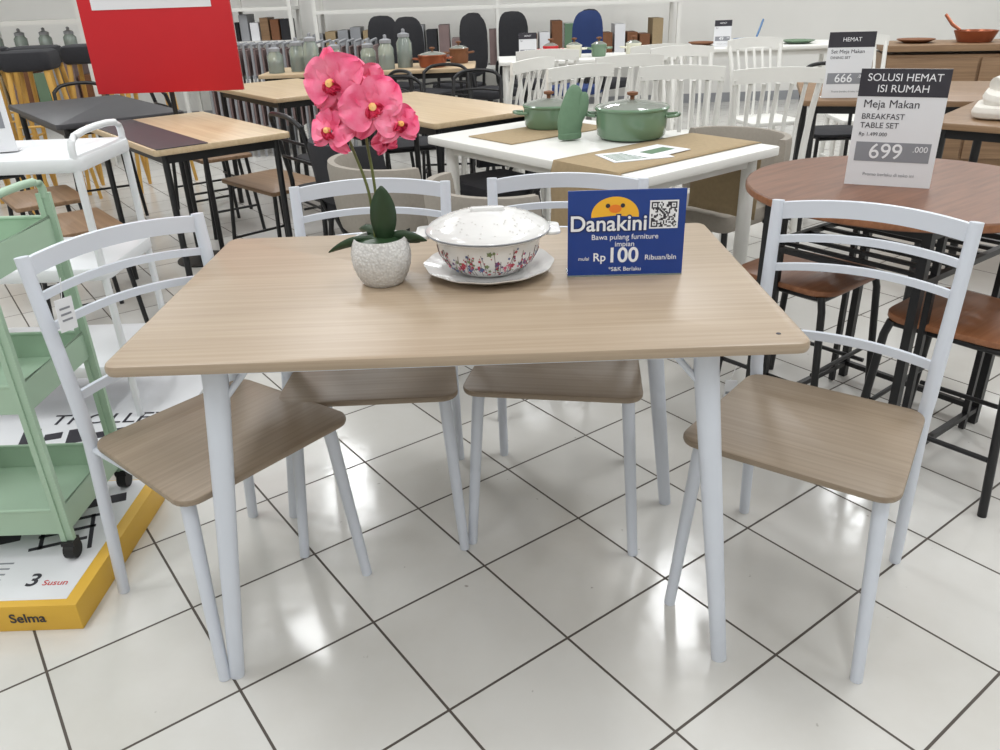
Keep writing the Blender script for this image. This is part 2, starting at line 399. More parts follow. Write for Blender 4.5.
# ------------------------------------------------------------------ casserole on plate
def casserole():
    r=root('casserole_dish',(-.014,1.532,.745))
    pv=[(.001,.002),(.07,.0),(.085,.003),(.118,.013),(.129,.019),(.1295,.021),(.117,.017),(.085,.008),(.001,.007)]
    n=120;vs=[];fs=[]
    for ra,z in pv:
        for j in range(n):
            q=2*math.pi*j/n; k=1+(.012*math.cos(q*12) if ra>.11 else 0); vs.append((ra*k*math.cos(q),ra*k*math.sin(q),z))
    for i in range(len(pv)-1):
        for j in range(n): fs.append((i*n+j,i*n+(j+1)%n,(i+1)*n+(j+1)%n,(i+1)*n+j))
    mk('plate',vs,fs,CERAM,r,True)
    prof=[(.001,.009),(.062,.008),(.068,.012),(.088,.028),(.099,.048),(.103,.068),(.105,.08),(.118,.083),(.121,.086),(.118,.088),(.098,.086),(.096,.07),(.001,.03)]
    G().lathe(prof,n=64,cap=False).out('bowl',CERAM,r)
    G().lathe([(.119,.0885),(.122,.0905),(.118,.096),(.106,.103),(.085,.112),(.058,.120),(.03,.124),(.001,.125)],n=64,cap=False).out('lid',CERAM,r)
    G().lathe([(.1225,.0885),(.1235,.0895),(.1225,.0905)],n=64).out('lid_rim_line',GREY,r)
    g=G()
    for s in(-1,1):
        g.slab([(s*.11,-.045),(s*.142,-.034),(s*.142,.034),(s*.11,.045)][::s],.012,.081,.0885,.003)
    g.out('handles',CERAM,r)
    g=G(); g.slab([(-.034,-.008),(.034,-.008),(.034,.008),(-.034,.008)],.0075,.121,.132,.003); g.out('lid_knob',CERAM,r)
    pr=prof[2:7]
    def surf(th,z,off=.0006):
        for (r0,z0),(r1,z1) in zip(pr,pr[1:]):
            if z0<=z<=z1: rr=r0+(r1-r0)*(z-z0)/(z1-z0);break
        else: rr=pr[-1][0]
        return Vector(((rr+off)*math.cos(th),(rr+off)*math.sin(th),z))
    rnd=random.Random(4)
    S=G();cols={k:G() for k in range(6)}
    for k in range(48):
        th=k*2*math.pi/48+rnd.uniform(-.06,.06); top=rnd.uniform(.048,.074); lean=rnd.uniform(-.14,.14)
        pts=[surf(th+lean*(i/5)**1.5,.016+(top-.016)*i/5) for i in range(6)]
        S.tube(pts,.0005,n=5)
        for q in range(rnd.randint(6,10)):
            i=rnd.uniform(.1,1); z=.016+(top-.016)*i; t=th+lean*i**1.5+rnd.uniform(-.09,.09); z=min(.077,z+rnd.uniform(-.003,.004))
            c=surf(t,z,.0004); nr=Vector((math.cos(t),math.sin(t),-.3)).normalized(); a=nr.cross(Vector((0,0,1))).normalized(); b=a.cross(nr)
            ra=rnd.uniform(.0014,.004) if q else rnd.uniform(.004,.0072)
            vs=[c+nr*.0008]; m=10
            for j in range(m): 
                qq=2*math.pi*j/m; rr=ra*(1 if j%2 else .6); vs.append(c+a*rr*math.cos(qq)+b*rr*math.sin(qq)+nr*.0003)
            cols[rnd.randint(0,5)].add(vs,[(0,1+j,1+(j+1)%m) for j in range(m)])
    S.out('print_stems',mat('print_brown',C(110,80,72),.4),r)
    for k,cc in enumerate([C(150,42,60),C(204,92,118),C(104,70,112),C(120,134,92),C(84,100,140),C(176,60,70)]): cols[k].out('print_blooms_%d'%k,mat('print_%d'%k,cc,.4),r,False)
    g=G()
    lp=[(.118,.096),(.106,.103),(.085,.112),(.058,.120)]
    for k in range(130):
        t=rnd.uniform(0,6.28); rr=rnd.uniform(.062,.114)
        for (r0,z0),(r1,z1) in zip(lp,lp[1:]):
            if r1<=rr<=r0: z=z0+(z1-z0)*(r0-rr)/(r0-r1)
        g.lathe([(.0001,0.0012),(.0017,.0004)],c=(rr*math.cos(t),rr*math.sin(t),z),n=6,cap=False)
    g.out('lid_print',mat('faint_print',C(190,186,180),.4),r,False)
casserole()

# ------------------------------------------------------------------ blue promo sign
def blue_sign():
    r=root('table_sign',(.25,1.478,.745),-.03)
    w,h=.222,.168
    G().box((0,0,h/2),(w,.003,h)).out('panel',BLUE,r,False)
    G().box((0,.02,.0015),(w,.045,.003)).out('acrylic_foot',GLASS,r,False)
    y=-.0022
    def disc(nm,c,ra,m,sx=1,yy=y,a0=0,a1=2*math.pi):
        n=28; vs=[(c[0],yy,c[1])]+[(c[0]+ra*sx*math.cos(a0+(a1-a0)*i/n),yy,c[1]+ra*math.sin(a0+(a1-a0)*i/n)) for i in range(n+1)]
        mk(nm,vs,[(0,i+1,i+2) for i in range(n)],m,r)
    disc('mascot_body',(-.022,.120),.036,MASC,1.25,y,-.1,math.pi+.1)
    disc('mascot_cheek',(-.022,.133),.008,ORNG,1.5,y-.0003)
    disc('mascot_eye_1',(-.036,.139),.0042,INK,1,y-.0006); disc('mascot_eye_2',(-.008,.139),.0042,INK,1,y-.0006)
    text(r,'title_outline','Danakini',(-.034,y-.0004,.104),.042,NAVY,bold=.003)  # printed navy outline around the white lettering
    text(r,'title','Danakini',(-.034,y-.001,.104),.042,SWHITE,bold=.0006)
    G().box((.070,y,.120),(.054,.0004,.054)).out('qr_field',SWHITE,r,False)
    g=G(); rn=random.Random(3); n=19; s=.048/n
    for i in range(n):
        for j in range(n):
            on=rn.random()<.42
            for (a,b) in((0,0),(0,n-5),(n-5,n-5)):
                if a<=i<a+5 and b<=j<b+5: on=not(a<i<a+4 and b<j<b+4) or (i==a+2 and j==b+2)
            if on: g.box((.070-.024+s*(i+.5),y-.0005,.120-.024+s*(j+.5)),(s,.0003,s))
    g.out('qr_code',INK,r,False)
    text(r,'line_1','Bawa pulang furniture',(-.002,y,.078),.0145,SWHITE)
    text(r,'line_2','impian',(-.002,y,.064),.0145,SWHITE)
    text(r,'line_3','Rp',(-.050,y,.038),.023,SWHITE,bold=.0003)
    text(r,'line_4','100',(-.005,y,.041),.041,SWHITE,bold=.0008)
    text(r,'line_5','Ribuan/bln',(.068,y,.036),.0145,SWHITE)
    text(r,'line_6','mulai',(-.080,y,.036),.010,SWHITE)
    text(r,'line_7','*S&K Berlaku',(0,y,.014),.0115,SWHITE)
blue_sign()

# ------------------------------------------------------------------ price signs
def price_sign(loc,rz,title,title2,body,price,name='price_sign',sc_=1.0):
    r=root(name,loc,rz); w,h=.21*sc_,.297*sc_
    G().box((0,0,h/2),(w,.003,h)).out('sheet',PAPER,r,False)
    G().box((0,.025,.0015),(w,.05,.003)).out('acrylic_foot',PAPER,r,False)
    y=-.002
    hh=.068*sc_
    G().box((0,y,h-hh/2),(w,.0006,hh)).out('header',INK,r,False)
    text(r,'header_1',title,(0,y-.001,h-hh*(.32 if title2 else .5)),.026*sc_,SWHITE)
    if title2: text(r,'header_2',title2,(0,y-.001,h-hh*.72),.026*sc_,SWHITE)
    zz=h-hh-.019*sc_
    for i,(s,t) in enumerate(body):
        text(r,'body_%d'%i,t,(-w*.42,y,zz),s*sc_,INK,'LEFT'); zz-=s*1.12*sc_
    G().box((0,y,h*.3),(w*.86,.0006,.05*sc_)).out('price_field',GREY,r,False)
    text(r,'price',price,(-.016*sc_,y-.001,h*.3),.055*sc_,SWHITE,bold=.0003)
    text(r,'price_small','.000',(.066*sc_,y-.001,h*.33),.021*sc_,SWHITE)
    text(r,'note','Promo berlaku di toko ini',(0,y,h*.1),.012*sc_,GREY)
    return r
price_sign((1.06,2.135,.745),-.45,'SOLUSI HEMAT','ISI RUMAH',[(.028,'Meja Makan'),(.020,'BREAKFAST'),(.020,'TABLE SET'),(.013,'Rp 1.499.000')],'699')
price_sign((1.64,3.85,.751),-.2,'HEMAT','',[(.024,'Set Meja Makan'),(.017,'DINING SET')],'666',sc_=.95)
price_sign((-1.45,2.3,.885),.3,'SOLUSI HEMAT','ISI RUMAH',[(.024,'Rak Troli')],'299')
price_sign((.28,6.1,.791),0,'HEMAT','',[(.02,'Set')],'99',sc_=.6)
price_sign((1.72,6.3,.821),0,'HEMAT','',[(.02,'Set')],'49',sc_=.6)

# ------------------------------------------------------------------ round table set
def round_table():
    r=root('round_dining_table',(1.115,2.15,0),.63)
    R=.41
    G().lathe([(.001,.722),(R-.004,.722),(R,.726),(R,.741),(R-.004,.745),(.001,.745)],n=96,cap=False).out('table_top',WALNUT,r)
    G().lathe([(R+.0005,.725),(R+.0015,.728),(R+.0015,.739),(R+.0005,.742)],n=96,cap=False).out('edge_band',EDGEWOOD,r)
    g=G()
    for sx in(-1,1):
        for sy in(-1,1):
            g.box((sx*.27,sy*.22,.361),(.022,.022,.722))
            g.box((sx*.2,sy*.22,.36),(.016,.016,.71))
    for sy in(-1,1): g.box((0,sy*.22,.705),(.56,.02,.03)); g.box((0,sy*.22,.58),(.54,.016,.016)); g.box((0,sy*.22,.05),(.54,.016,.016))
    for sx in(-1,1): g.box((sx*.27,0,.705),(.02,.44,.03)); g.box((sx*.27,0,.58),(.016,.44,.016)); g.box((sx*.27,0,.05),(.016,.44,.016))
    for i in range(7): g.box((-.21+.07*i,0,.58),(.012,.43,.01))
    g.out('frame',BLK,r,False)
round_table()
def black_chair(cx,cy,ang,back=True,name='metal_chair',seat=None):
    r=root(name,(cx,cy,0),ang)   # local -y forward
    G().slab([(-.17,-.17),(.17,-.17),(.155,.165),(-.155,.165)],.07,.44,.458,.005).out('seat',seat or EDGEWOOD,r)
    g=G()
    for s in(-1,1):
        g.tube([(s*.15,-.14,.44),(s*.155,-.15,.40),(s*.17,-.18,0)],.011)
        if back: g.tube([(s*.17,.19,0),(s*.15,.16,.42),(s*.155,.18,.6),(s*.15,.215,.76)],.011,smooth=4)
        else: g.tube([(s*.17,.18,0),(s*.15,.14,.44)],.011)
        g.tube([(s*.155,-.15,.15),(s*.155,.17,.15)],.007)
        g.tube([(s*.14,-.14,.43),(s*.14,.15,.43)],.009)
    g.tube([(-.155,-.15,.2),(.155,-.15,.2)],.007); g.tube([(-.15,.15,.43),(.15,.15,.43)],.009); g.tube([(-.15,-.14,.43),(.15,-.14,.43)],.009)
    if back:
        g.tube([(-.15,.215,.755),(-.1,.235,.79),(0,.245,.8),(.1,.235,.79),(.15,.215,.755)],.011,smooth=5)
        g.tube([(-.152,.2,.68),(0,.225,.69),(.152,.2,.68)],.007,smooth=5)
        g.tube([(-.152,.185,.6),(0,.21,.61),(.152,.185,.6)],.007,smooth=5)
    g.out('frame',BLK,r)
    return r
def fa(fx,fy): return math.atan2(fy,fx)+math.pi/2
black_chair(1.24,1.91,fa(-.62,.78)); black_chair(.95,2.31,fa(.62,-.78),back=False,name='metal_stool')

# ------------------------------------------------------------------ generic tables
def table(name,cx,cy,ang,w,d,h,top,legm,ins=.05,lr=.018,round_=.015,splay=.0,th=.025):
    r=root(name,(cx,cy,0),ang)
    G().slab(rect(w,d),round_,h-th,h,.004).out('table_top',top,r)
    g=G()
    for sx in(-1,1):
        for sy in(-1,1):
            x=sx*(w/2-ins);y=sy*(d/2-ins)
            g.tube([(x-sx*splay,y-sy*splay,h-th),(x,y,0)],lr,n=10)
    for sy in(-1,1): g.box((0,sy*(d/2-ins-splay),h-th-.02),(w-2*ins-2*splay,.018,.035))
    for sx in(-1,1): g.box((sx*(w/2-ins-splay),0,h-th-.02),(.018,d-2*ins-2*splay,.035))
    g.out('legs',legm,r); return r
WA=math.atan2(-.88,.68)
table('white_dining_table',.36,2.96,WA,1.12,.69,.75,WPAINT,WPAINT,ins=.07,lr=.025,th=.03)
def runner():
    r=root('table_runner',(.36,2.96,0),WA)
    n=36; vs=[];fs=[]; W=.15; hd=.345+.002
    path=[]
    for i in range(n+1):
        s=-.62+1.24*i/n
        if abs(s)<hd: path.append((s,.7525))
        else:
            e=abs(s)-hd; path.append((math.copysign(hd+.004,s),.7525-e))
    for (yy,zz) in path:
        for j in range(9):
            x=-W+2*W*j/8; wob=.006*math.sin(x*40+zz*20)*(1 if zz<.74 else 0)
            vs.append((x+.33,yy+math.copysign(abs(wob),yy),zz))
    for i in range(n):
        for j in range(8): fs.append((i*9+j,i*9+j+1,(i+1)*9+j+1,(i+1)*9+j))
    o=mk('cloth',vs,fs,KHAKI,r,True); m=o.modifiers.new('t','SOLIDIFY'); m.thickness=.002; m.offset=1
    r2=root('table_runner',(.36,2.96,0),WA)
    G().box((-.28,0,.7525),(.26,.5,.003)).out('cloth',KHAKI,r2)
runner()
def pot(cx,cy,z,R,H,ang=0,name='cooking_pot',m=None):
    m=m or SAGE
    r=root(name,(cx,cy,z),ang)
    G().lathe([(.001,0),(R*.88,0),(R*.95,.01),(R*.98,H*.5),(R,H),(R*1.03,H+.003),(R*.97,H+.003),(R*.94,H*.5),(R*.9,.012),(.001,.012)],n=48,cap=False).out('body',m,r)
    G().lathe([(R*1.03,H+.004),(R*1.02,H+.010),(R*.8,H+.02),(R*.4,H+.03),(.001,H+.034)],n=48,cap=False).out('lid',LIDG,r)
    G().lathe([(R*1.035,H+.003),(R*1.045,H+.008),(R*1.0,H+.013),(R*.97,H+.01)],n=48,cap=False).out('lid_rim',m,r)
    G().lathe([(.008,H+.03),(.008,H+.045),(.02,H+.05),(.02,H+.058),(.001,H+.062)],n=20,cap=False).out('knob',BROWNP,r)
    g=G()
    for s in(-1,1): g.tube([(s*R*.97,-.035,H*.78),(s*(R+.035),-.025,H*.82),(s*(R+.035),.025,H*.82),(s*R*.97,.035,H*.78)],.006,smooth=5)
    g.out('handles',m,r)
pot(.51,2.99,.756,.13,.095,-.3); pot(.23,3.28,.756,.10,.075,.2)
def mitt():
    r=root('oven_mitt',(.285,2.98,.757),.35)
    g=G()
    g.tube([(.0,0,.0),(.0,.0,.05),(.015,.01,.10),(.035,.03,.15),(.045,.045,.175)],[.04,.05,.048,.036,.014],ry=.45,n=18,smooth=5)
    g.tube([(.02,0,.05),(.05,.0,.10),(.062,.01,.14),(.066,.014,.155)],[.024,.022,.018,.006],ry=.6,n=12,smooth=5)
    g.out('padded_cloth',SAGEF,r)
    G().lathe([(.042,-.001),(.046,.004),(.046,.018),(.042,.022)],n=24).out('cuff',SAGEF,r).scale=(1,.5,1)
mitt()
def papers():
    r=root('brochure_stack',(.46,2.62,.755),.3)
    G().box((0,0,.001),(.21,.15,.002)).out('sheet_1',PAPER,r,False)
    G().box((.09,.03,.003),(.2,.14,.002),rot=(0,0,.4)).out('sheet_2',PAPER,r,False)
    g=G()
    for i in range(6): g.box((-.02,-.05+.018*i,.0024),(.14,.006,.0006))
    g.box((.1,.03,.0045),(.12,.05,.0006),rot=(0,0,.4)); g.out('print',SAGEF,r,False)
papers()

def slat_chair(cx,cy,ang,m=None,name='spindle_back_chair',s_=.88):
    m=m or WPAINT
    r=root(name,(cx,cy,0),ang,s_)
    G().slab([(-.21,-.2),(.21,-.2),(.19,.2),(-.19,.2)],.03,.435,.46,.006).out('seat',m,r)
    g=G()
    for s in(-1,1):
        g.tube([(s*.18,-.17,.44),(s*.2,-.2,0)],[.019,.013]); g.tube([(s*.19,.2,0),(s*.175,.18,.45),(s*.185,.2,.7),(s*.2,.25,.88)],[.014,.019,.016,.014],smooth=4)
        g.tube([(s*.19,-.18,.2),(s*.185,.19,.2)],.009)
    for i in range(5):
        x=-.12+.06*i; g.tube([(x,.185,.45),(x*1.03,.2,.68),(x*1.08,.262,.86)],.0105,smooth=3,ry=.6)
    g.out('frame',m,r)
    n=14;vs=[];fs=[]
    for i in range(n+1):
        x=-.215+.43*i/n;k=1-(x/.215)**2;y=.245+.03*k
        for dy,dz in((-.01,-.03),(.01,-.03),(.014,.03),(-.006,.03)): vs.append((x,y+dy,.885+.012*k+dz))
    for i in range(n):
        for j in range(4): fs.append((i*4+j,i*4+(j+1)%4,(i+1)*4+(j+1)%4,(i+1)*4+j))
    fs.append((0,1,2,3));fs.append(tuple(n*4+j for j in range(4)))
    mk('top_rail',vs,fs,m,r,True)
for cx,cy,a in [(.06,4.6,math.pi+.9),(.33,4.2,math.pi+.5),(.93,4.0,math.pi-.3),(1.24,3.76,math.pi-.1),(.70,4.7,math.pi+.2),(1.15,4.75,.1),(.35,5.3,math.pi),(1.0,5.4,math.pi+.2)]:
    slat_chair(cx,cy,a)
def uph_chair(cx,cy,ang,name='upholstered_chair',m=None,s_=1):
    m=m or BEIGE
    r=root(name,(cx,cy,0),ang,s_)
    G().slab([(-.21,-.22),(.21,-.22),(.19,.18),(-.19,.18)],.06,.40,.47,.02).out('seat',m,r)
    vs=[];fs=[];n=20;rows=[(.48,.0),(.51,.008),(.57,.012),(.64,.014),(.70,.01),(.72,.0)]
    for side in(0,1):
        for z,t in rows:
            for i in range(n+1):
                q=math.pi*(.02+.96*i/n); rx=.235;ry=.2
                tt=.022+t
                rr=1+(tt/.22 if side else -tt/.22)*.6
                vs.append((-rx*rr*math.cos(q),.03+ry*rr*math.sin(q)+(z-.5)*.12,z))
    m1=len(rows)*(n+1)
    for s in(0,1):
        for k in range(len(rows)-1):
            for i in range(n): b=s*m1+k*(n+1)+i; fs.append((b,b+1,b+n+2,b+n+1))
    for i in range(n):
        fs.append((i,i+1,m1+i+1,m1+i)); b=(len(rows)-1)*(n+1)+i; fs.append((b,b+1,m1+b+1,m1+b))
    for k in range(len(rows)-1):
        for i in(0,n): b=k*(n+1)+i; fs.append((b,b+n+1,m1+b+n+1,m1+b))
    mk('backrest',vs,fs,m,r,True)
    g=G()
    for s in(-1,1):
        g.tube([(s*.17,-.17,.4),(s*.2,-.2,0)],[.014,.009]); g.tube([(s*.16,.15,.4),(s*.19,.2,0)],[.014,.009]); g.tube([(s*.2,.06,.4),(s*.225,.12,.52)],.01)
    g.tube([(-.15,.18,.42),(-.12,.24,.53)],.01); g.tube([(.15,.18,.42),(.12,.24,.53)],.01)
    g.out('legs',BLK,r)
uph_chair(-.34,2.95,fa(.8,.6),s_=.95); uph_chair(.04,2.50,fa(.8,.6),s_=.95); uph_chair(.90,3.14,fa(-.8,-.6),s_=.9)

# ------------------------------------------------------------------ left side
def printed_carton():
    r=root('printed_carton',(-1.355,1.61,0))
    G().box((0,0,.035),(.81,.5,.07),bev=.002).out('carton_body',YEL,r)
    G().box((-.012,.008,.0703),(.775,.475,.001)).out('top_print',PAPER,r,False)
    g=G()
    for x,y,w,h in [(.26,-.03,.13,.012),(.26,.02,.13,.012),(.26,.07,.13,.012),(.2,.02,.01,.15),(.32,.02,.01,.15),(.05,.1,.12,.03),(.1,0,.1,.06),(.3,.15,.1,.04)]:
        g.box((x,y,.0712),(w,h,.0006),rot=(0,0,.35))
    g.out('top_drawing',INK,r,False)
    g=G()
    for i in range(4): g.box((.12,-.1-.02*i,.0712),(.14,.005,.0006))
    g.out('top_small_print',GREY,r,False)
    text(r,'top_text','3',(.27,-.165,.0714),.06,INK,rot=(0,0,0),bold=.001)
    text(r,'top_text_red','Susun',(.325,-.175,.0714),.025,RED,rot=(0,0,0))
    text(r,'brand_text','Selma',(.29,-.2512,.036),.034,INK,bold=.0005)
printed_carton()
def carton2():
    r=root('flat_carton',(-1.45,2.3,0))
    G().box((0,0,.04),(.9,.6,.08),bev=.002).out('carton_body',PAPER,r)
    g=G(); g.box((.1,-.3005,.04),(.7,.001,.03)); g.out('side_stripe',YEL,r,False)
    g=G()
    for i in range(6): g.box((.02+.07*i,-.2,.0804),(.05,.04 if i%2 else .09,.0006),rot=(0,0,.3))
    g.out('top_drawing',INK,r,False)
    text(r,'top_text','TROLLEY',(.22,-.1,.081),.09,INK,rot=(0,0,0))
    G().box((.34,-.27,.0804),(.18,.02,.0006)).out('top_stripe',YEL,r,False)
carton2()
def green_trolley():
    r=root('storage_trolley',(-1.235,1.68,.071))
    w,d=.41,.3
    g=G()
    for sx in(-1,1):
        for sy in(-1,1): g.box((sx*w/2,sy*d/2,.42),(.028,.012,.76)) ; g.box((sx*(w/2-.008),sy*d/2,.42),(.012,.02,.76))
    for sx in (-1,1):
        g.tube([(sx*w/2,-d/2,.79),(sx*w/2,-d/2+.03,.83),(sx*w/2,d/2-.03,.83),(sx*w/2,d/2,.79)],.009,smooth=4)
    g.out('posts',MINT,r)
    for k,z in enumerate((.07,.39,.68)):
        g=G(); g.box((0,0,z),(w,d,.004))
        g.box((0,-d/2,z+.03),(w,.004,.065)); g.box((0,d/2,z+.03),(w,.004,.065)); g.box((-w/2,0,z+.03),(.004,d,.065)); g.box((w/2,0,z+.03),(.004,d,.065))
        g.tube([(-w/2,-d/2,z+.064),(w/2,-d/2,z+.064),(w/2,d/2,z+.064),(-w/2,d/2,z+.064),(-w/2,-d/2,z+.064)],.005)
        g.out('tray_%d'%(k+1),MINT,r)
    g=G()
    for sx in(-1,1):
        for sy in(-1,1):
            g.tube([(sx*w/2-.012,sy*d/2,.022),(sx*w/2+.012,sy*d/2,.022)],.022,n=18); g.box((sx*w/2,sy*d/2,.045),(.03,.03,.012))
    g.out('casters',RUBBER,r)
green_trolley()
def white_rack():
    r=root('plastic_shelf_rack',(-1.43,2.38,.081))
    w,d=.62,.36
    g=G()
    for k,z in enumerate((.14,.45,.76)):
        g.slab(rect(w,d),.04,z,z+.04,.008)
    g.out('shelves',WPLAST,r)
    g=G()
    for sx in(-1,1):
        for sy in(-1,1): g.tube([(sx*(w/2-.02),sy*(d/2-.02),0),(sx*(w/2-.02),sy*(d/2-.02),.8)],.011)
        g.tube([(sx*(w/2-.02),-d/2+.02,.79),(sx*(w/2-.02),-d/2+.05,.85),(sx*(w/2-.02),d/2-.05,.85),(sx*(w/2-.02),d/2-.02,.79)],.01,smooth=4)
    g.out('posts',WPLAST,r)
white_rack()
TT=math.atan2(.74,-.59)
def two_tone():
    r=table('two_tone_table',-1.36,3.63,TT,.98,.56,.75,LIGHTWOOD,BLK,lr=.013)
    G().box((0,.17,.751),(.98,.2,.003)).out('dark_band',CHAR,r,False)
two_tone()
table('dark_dining_table',-2.15,4.5,TT,1.15,.6,.75,CHAR,BLK,lr=.015)
def bench(cx,cy,ang,w=.4,d=.3,name='wooden_stool'):
    r=root(name,(cx,cy,0),ang)
    G().slab(rect(w,d),.02,.43,.45,.004).out('seat',RUSTIC,r)
    g=G()
    for sx in(-1,1):
        for sy in(-1,1): g.tube([(sx*(w/2-.04),sy*(d/2-.03),.43),(sx*(w/2-.01),sy*(d/2),0)],.010)
        g.tube([(sx*(w/2-.02),-d/2+.01,.15),(sx*(w/2-.02),d/2-.01,.15)],.007)
    g.out('legs',BLK,r)
bench(-1.74,3.24,TT); bench(-1.07,3.93,TT+.1,.5,.32)
bench(-2.12,3.75,TT,.4,.3); bench(-1.62,4.75,TT)
for cx,cy,fx,fy,se in [(-.88,4.5,-.7,-.5,DARK),(-.72,3.72,.8,.6,DARK),(-.5,4.85,.3,-1,DARK),(-2.5,5.2,.5,-.8,DARK),(-1.85,5.25,.8,.6,RUSTIC),
                       (-.75,5.3,-.8,-.6,DARK),(-.12,5.1,-.2,-1,DARK),(-2.75,4.4,.8,.6,DARK),(-2.9,3.6,.8,.5,RUSTIC),(-.3,5.6,0,-1,DARK)]:
    black_chair(cx,cy,fa(fx,fy),seat=se)
table('light_wood_table',-.33,4.12,math.atan2(-.8,.6),1.1,.6,.75,LIGHTWOOD,BLK,lr=.016)
uph_chair(-.52,3.42,fa(.8,.6),m=DARK,s_=.9); uph_chair(.02,3.72,fa(-.8,-.6),m=DARK,s_=.85)
table('light_wood_table',-1.25,5.2,math.atan2(-.8,.6),1.0,.6,.75,LIGHTWOOD,BLK,lr=.016)

def red_board():
    r=root('promo_board',(-1.56,4.1,.0),-.02)
    G().box((.01,0,1.205),(.71,.02,.7),bev=.003).out('board',RED,r)
    G().box((0,-.012,1.30),(.56,.002,.15)).out('paper_note',PAPER,r,False)
    g=G(); g.tube([(0,.025,.006),(0,.025,1.2)],.012); g.lathe([(.14,0),(.14,.008),(.001,.012)],c=(0,.025,0),n=28); g.out('stand',BLK,r)
red_board()
def bar_stool(cx,cy,a):
    r=root('bar_stool',(cx,cy,0),a)
    G().slab(rect(.3,.3),.05,.88,1.0,.03).out('cushion',DARK,r)
    g=G()
    for sx in(-1,1):
        for sy in(-1,1): g.tube([(sx*.11,sy*.11,.88),(sx*.17,sy*.17,0)],[.017,.012])
        g.tube([(sx*.14,-.14,.4),(sx*.14,.14,.4)],.008); g.tube([(-.14,sx*.14,.55),(.14,sx*.14,.55)],.008)
    g.out('legs',YWOOD,r)
for i in range(5): bar_stool(-3.9+.37*i,6.0,.05*i)
for i in range(3): bar_stool(-3.65+.36*i,5.48,.1*i)

table('display_table',-.85,6.15,0,1.5,.6,.77,LIGHTWOOD,BLK)
def jar(x,y,z,R,H):
    r=root('glass_jar',(x,y,z)); 
    G().lathe([(.001,0),(R,0),(R,H*.8),(R*.7,H*.95),(R*.7,H)],n=24,cap=False).out('glass',GLASS,r)
    G().lathe([(.001,.004),(R*.9,.004),(R*.9,H*.5),(.001,H*.5)],n=20,cap=False).out('contents',AMBER,r)
    G().lathe([(.001,H),(R*.75,H),(R*.75,H+.02),(.012,H+.03),(.012,H+.05),(.001,H+.055)],n=20,cap=False).out('lid',GREYP,r)
for i,(x,y) in enumerate([(-1.5,6.0),(-1.36,6.08),(-1.24,5.98),(-1.1,6.1),(-.72,6.0),(-.6,6.1),(-.86,6.1)]): jar(x,y,.771,.055,.14+.03*(i%3))
pot(-.4,6.05,.771,.10,.07,m=COPPER,name='copper_pot'); pot(-.22,6.3,.771,.07,.09,m=BROWNP,name='copper_pot')
table('display_table',.72,6.25,0,1.3,.55,.79,WPAINT,WPAINT)
for x,m_ in((.45,RED),(.62,CREAM),(.8,SAGE),(1.05,CREAM)): pot(x,6.2,.791,.055,.07,m=m_,name='small_pot')
def office_chair(cx,cy,m,a=0):
    r=root('office_chair',(cx,cy,0),a)
    G().slab(rect(.40,.40),.08,.42,.49,.025).out('seat',m,r)
    n=24;vs=[];fs=[]
    for s in(0,1):
        for k in range(7):
            rr=k/6
            for i in range(n):
                q=2*math.pi*i/n; x=.17*rr*math.copysign(abs(math.cos(q))**.6,math.cos(q)); z=.25*rr*math.copysign(abs(math.sin(q))**.6,math.sin(q))
                vs.append((x,.2+(.018 if s else -.018)*math.sqrt(max(0,1-rr*rr))-.25*x*x*4,.82+z))
        for k in range(6):
            for i in range(n): b=s*7*n; fs.append((b+k*n+i,b+k*n+(i+1)%n,b+(k+1)*n+(i+1)%n,b+(k+1)*n+i))
    mk('backrest',vs,fs,m,r,True)
    g=G()
    g.tube([(0,.2,.6),(0,.16,.44)],.02); g.tube([(0,0,.42),(0,0,.1)],.025)
    for s in(-1,1): g.tube([(s*.19,.14,.46),(s*.24,.1,.5),(s*.25,.08,.66),(s*.25,-.1,.67)],.014,smooth=4)
    for i in range(5):
        q=i*1.2566; g.tube([(0,0,.1),(.26*math.cos(q),.26*math.sin(q),.06)],.014); g.tube([(.26*math.cos(q)-.012,.26*math.sin(q),.027),(.26*math.cos(q)+.012,.26*math.sin(q),.027)],.027,n=12)
    g.out('base',BLK,r)
for x,y,m_,a in [(-.55,7.2,DARK,.8),(-.28,7.75,DARK,-.9),(.0,7.2,DARK,.8),(.33,7.75,DARK,.6),(.72,7.2,BLUEF,-.8),(1.05,7.65,DARK,.8),(-.85,7.8,DARK,.7)]: office_chair(x,y,m_,a)
def folding_rack():
    r=root('folding_chair_stack',(-1.65,7.3,0))
    g=G(); h=G()
    for i in range(22):
        x=-.72+.066*i
        for s in (-.18,.18):
            g.tube([(x,s,0),(x+.01,s,.9)],.011,n=6)
        g.tube([(x+.01,-.18,.9),(x+.01,.18,.9)],.011,n=6); h.box((x+.02,0,.76),(.024,.34,.2))
        h.box((x+.02,0,.4),(.02,.34,.3))
    g.out('tube_frames',GREYP,r); h.out('seat_panels',MAUVE,r,False)
folding_rack()
def shelving(x0,x1,y,zs,name='shelving_unit',m=None,d=.4):
    m=m or WPAINT
    r=root(name,((x0+x1)/2,y,0)); w=x1-x0; g=G()
    for sx in(-1,0,1):
        for sy in(-1,1): g.box((sx*(w/2-.02),sy*(d/2-.02),.8),(.035,.035,1.6))
    for z in zs: g.box((0,0,z),(w,d,.03))
    g.out('shelf_frame',m,r,False); return r
shelving(-1.7,1.9,8.7,(.1,.55,1.10,1.55))
shelving(-5.0,-3.2,7.1,(.1,.5,.9,1.13,1.5))
shelving(-3.1,-1.9,8.7,(.1,.5,.85,1.15,1.5))
for i in range(8): jar(-4.8+.2*i,7.05,.916,.05,.12)
